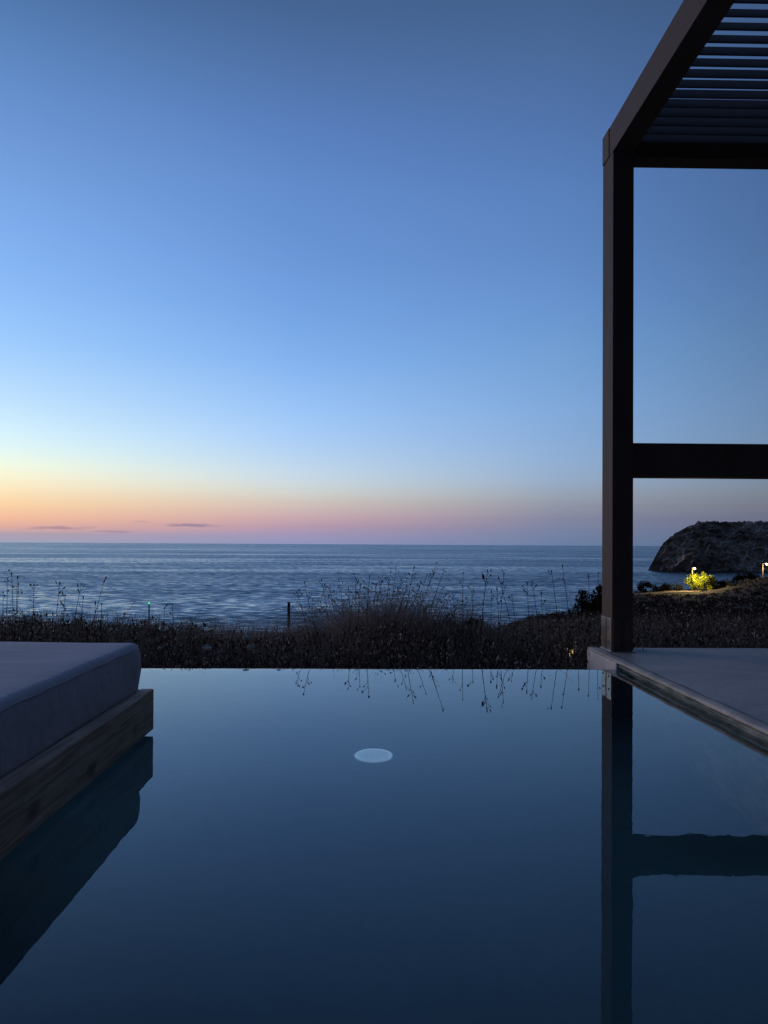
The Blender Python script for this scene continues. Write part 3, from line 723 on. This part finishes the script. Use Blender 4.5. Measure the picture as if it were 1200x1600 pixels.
where = {'left': 'tall dry seed stalk above the left shrubs and mattress, {} from the left', 'mid': 'dry seed stalk fanning from the middle tussock, {} from its left', 'right': 'dry seed stalk between tussock and pergola post, {} from the left'}
special = {(163, 910): 'long thin stalk leaning right with one seed head above the mattress', (762, 892): 'stout reddish stalk with a dense seed head right of the tussock', (879, 885): 'tallest thin stalk leaning left near the pergola post', (683, 879): 'highest thin stalk of the middle tussock'}
ST.sort(key=lambda q: q[0])
for tx, ty, bx, by, hd, zone in ST:
    lab = special.get((tx, ty), where[zone].format(WORDS[cnt[zone]])); cnt[zone] += 1
    stalk(tx, ty, bx, by, random.uniform(5.85, 6.25) if zone != 'mid' or random.random() < 0.5 else random.uniform(6.9, 7.4), hd, lab, 1.25 if (tx, ty) == (762, 892) else 1.0)

# white umbel flowers in the scrub
for px, py, r, lab in ((325, 1013, 0.028, 'largest white flower head low in the scrub left of centre'), (393, 1012, 0.026, 'wide white flower head right of the largest one'),
                       (296, 1036, 0.018, 'small white flower head close to the pool edge near the mattress'), (437, 999, 0.014, 'small white flower head under the fence stake'),
                       (386, 998, 0.018, 'pale tilted flower head above the wide white one'), (253, 1013, 0.018, 'pale flower head nearest the mattress')):
    d = 5.15; p = at(px, py, d); g = ground_z(p.x, d)
    root = empty('white_flower', (p.x, d, g), lab, 'flower', 'white flowers in the scrub')
    bm = bmesh.new(); tube_bm(bm, [(0.03, 0.02, -0.03), (0.01, 0.01, (p.z - g) * 0.6), (0, 0, p.z - g)], [0.003, 0.0025, 0.002], 5)
    link('stem', bm_mesh(bm, 'stem'), M['stem'], root)
    n = 110; a = rng.uniform(0, 2 * math.pi, n); rr = r * rng.random(n) ** 0.5
    C = np.stack([rr * np.cos(a), rr * np.sin(a), (p.z - g) + 0.010 - rr ** 2 / r * 0.35 + rng.normal(0, r * 0.22, n)], 1)
    A = unit(rng.normal(size=(n, 3)) * np.array([1, 1, 0.25])); L = rng.uniform(0.008, 0.014, n)
    link('umbel', leaves_mesh('umbel', C, A, L, L * 0.8, rng.random(n)), M['white_flower'], root)

# ------------------------------------------------------------------ wire fence with stakes
f_pts = [at(255, 972, 10.0), at(452, 941, 9.0), at(665, 950, 8.6), at(890, 952, 8.8)]
fence = empty('wire_fence', (f_pts[1].x, f_pts[1].y, ground_z(f_pts[1].x, f_pts[1].y)), 'thin wire fence on wooden stakes in the scrub before the sea', 'fence')
def fput(o):
    o.parent = fence; o.matrix_parent_inverse = Matrix.Translation(-Vector(fence.location)); return o
for p in f_pts:
    g = ground_z(p.x, p.y); bm = bmesh.new()
    tube_bm(bm, [(p.x + 0.012, p.y, g - 0.2), (p.x + 0.004, p.y, (g + p.z) / 2), (p.x, p.y, p.z - 0.01), (p.x, p.y, p.z)], [0.019, 0.0175, 0.0165, 0.012], 7)
    fput(link('stake', bm_mesh(bm, 'stake'), M['stake']))
for dz, sag in ((0.04, 0.03), (0.13, 0.02)):
    bm = bmesh.new(); pts = []
    for a, b_ in zip(f_pts, f_pts[1:]):
        for k in range(12):
            t_ = k / 12; q = a.lerp(b_, t_); pts.append((q.x, q.y - 0.02, q.z - dz - sag * 4 * t_ * (1 - t_)))
    tube_bm(bm, pts, [0.0022] * len(pts), 4)
    fput(link('wire', bm_mesh(bm, 'wire'), M['wire']))

# ------------------------------------------------------------------ lamps the photo shows lit
def point(name, loc, c, e, r, parent):
    l = bpy.data.lights.new(name, 'POINT'); l.color = c; l.energy = e; l.shadow_soft_size = r
    o = bpy.data.objects.new(name, l); col.objects.link(o); o.parent = parent; o.location = loc; return o
WARM = (1.0, 0.72, 0.30)
M['lamp_glow'] = mat_emit('street_lamp_glow', (1.0, 0.80, 0.45), 14)
M['lamp_post'] = mat_paint('pale_lamp_post', (0.5, 0.42, 0.3), 0.6, 0.3)
M['garden_glow'] = mat_emit('garden_lamp_glow', (1.0, 0.70, 0.28), 0.9)
M['green_glow'] = mat_emit('green_marker_glow', (0.01, 1.0, 0.22), 1.1)
def street_lamp(px, py, d, energy, label, arm=0.5, reach=0.8):
    p = at(px, py, d); g = ground_z(p.x, d); h = p.z - g; arm = (arm - reach * p.x / d) / 0.6
    root = empty('street_lamp', (p.x, d, g), label, 'street lamp', 'street lamps by the bay')
    bm = bmesh.new(); tube_bm(bm, [(0, 0, -0.3), (0, 0, h * 0.5), (0, 0, h + 0.02)], [0.075, 0.065, 0.055], 8)
    link('post', bm_mesh(bm, 'post', True), M['lamp_post'], root)
    bm = bmesh.new(); tube_bm(bm, [(0, 0, h), (0.04, -0.6, h + 0.10), (arm * 0.6, -reach + 0.05, h + 0.12)], [0.03, 0.025, 0.02], 6)
    link('arm', bm_mesh(bm, 'arm', True), M['lamp_post'], root)
    me = bm_mesh(lathe_bm([(0.04, 0.22), (0.12, 0.16), (0.15, 0.10), (0.11, 0.09)], 16), 'lamp_shade', True)
    s_ = link('lamp_shade', me, M['lamp_post'], root); s_.location = (arm * 0.6, -reach, h - 0.02)
    bm = bmesh.new(); bmesh.ops.create_uvsphere(bm, u_segments=14, v_segments=8, radius=0.12)
    s_ = link('bulb', bm_mesh(bm, 'bulb', True), M['lamp_glow'], root); s_.location = (arm * 0.6, -reach, h - 0.03)
    point('lamp_light', (arm * 0.6, -reach, h - 0.25), WARM, energy, 0.12, root)
street_lamp(1082, 887, 96.4, 2200, 'lit street lamp rising behind the bright yellow green bush', 0.25, 3.2)  # long arm added to bring the light over the bush's near side
street_lamp(1192, 881, 104, 120, 'lit street lamp at the right edge on the far slope')
# small green marker lamp on a stake
p = at(234, 942, 9.4); g = ground_z(p.x, p.y)
root = empty('green_marker_lamp', (p.x, p.y, g), 'small glowing green marker light above the left shrubs', 'marker lamp')
bm = bmesh.new(); tube_bm(bm, [(0, 0, -0.1), (0, 0, (p.z - g) / 2), (0, 0, p.z - g - 0.012)], [0.009, 0.008, 0.008], 6); link('stake', bm_mesh(bm, 'stake'), M['wire'], root)
o = link('lens', bm_mesh(lathe_bm([(0.004, -0.012), (0.009, -0.008), (0.010, 0.0), (0.007, 0.009), (0.001, 0.012)], 12), 'lens', True), M['green_glow'], root); o.location = (0, 0, p.z - g)
# low garden lamp hidden in the scrub near the pier
p = at(893, 1020, 6.2); g = ground_z(p.x, p.y)
root = empty('garden_lamp', (p.x, p.y, g), 'low warm garden lamp glowing through the scrub beside the pier', 'garden lamp')
bm = bmesh.new(); tube_bm(bm, [(0, 0, -0.1), (0, 0, 0.3), (0, 0, p.z - g - 0.03)], [0.014, 0.013, 0.013], 8); link('post', bm_mesh(bm, 'post'), M['wire'], root)
o = link('bulb', bm_mesh(lathe_bm([(0.012, -0.03), (0.018, -0.01), (0.016, 0.02), (0.001, 0.028)], 12), 'bulb', True), M['garden_glow'], root); o.location = (0, 0, p.z - g)
point('lamp_light', (0, -0.04, p.z - g + 0.01), WARM, 0.22, 0.02, root)

# ------------------------------------------------------------------ pale boulders on the far slope
for k, (px, py, w, h, d, lab) in enumerate(((1141, 902, 12, 4.5, 104, 'wide pale boulder beside the dark bush on the far slope'), (1158, 904, 7, 4, 102, 'small pale boulder in the middle of the far boulders'), (1167, 903, 8, 4, 103, 'pale boulder nearest the right street lamp'))):
    p = at(px, py + h, d); wm = w / F * d / 2; hm = h / F * d * 0.8; p.z = min(p.z, ground_z(p.x, d) + hm * 0.4)
    bm = bmesh.new(); bmesh.ops.create_icosphere(bm, subdivisions=3, radius=1)
    for v_ in bm.verts:
        nn = mn.fractal(v_.co * 1.3 + Vector((k * 7, 0, 0)), 1, 2, 4); v_.co *= 1 + 0.28 * nn
        v_.co = Vector((v_.co.x * wm, v_.co.y * wm * 0.8, v_.co.z * hm))
    o = link('boulder', bm_mesh(bm, 'boulder'), M['rock'], None, (p.x, p.y, p.z)); tag(o, lab, 'boulder', 'pale boulders on the far slope')
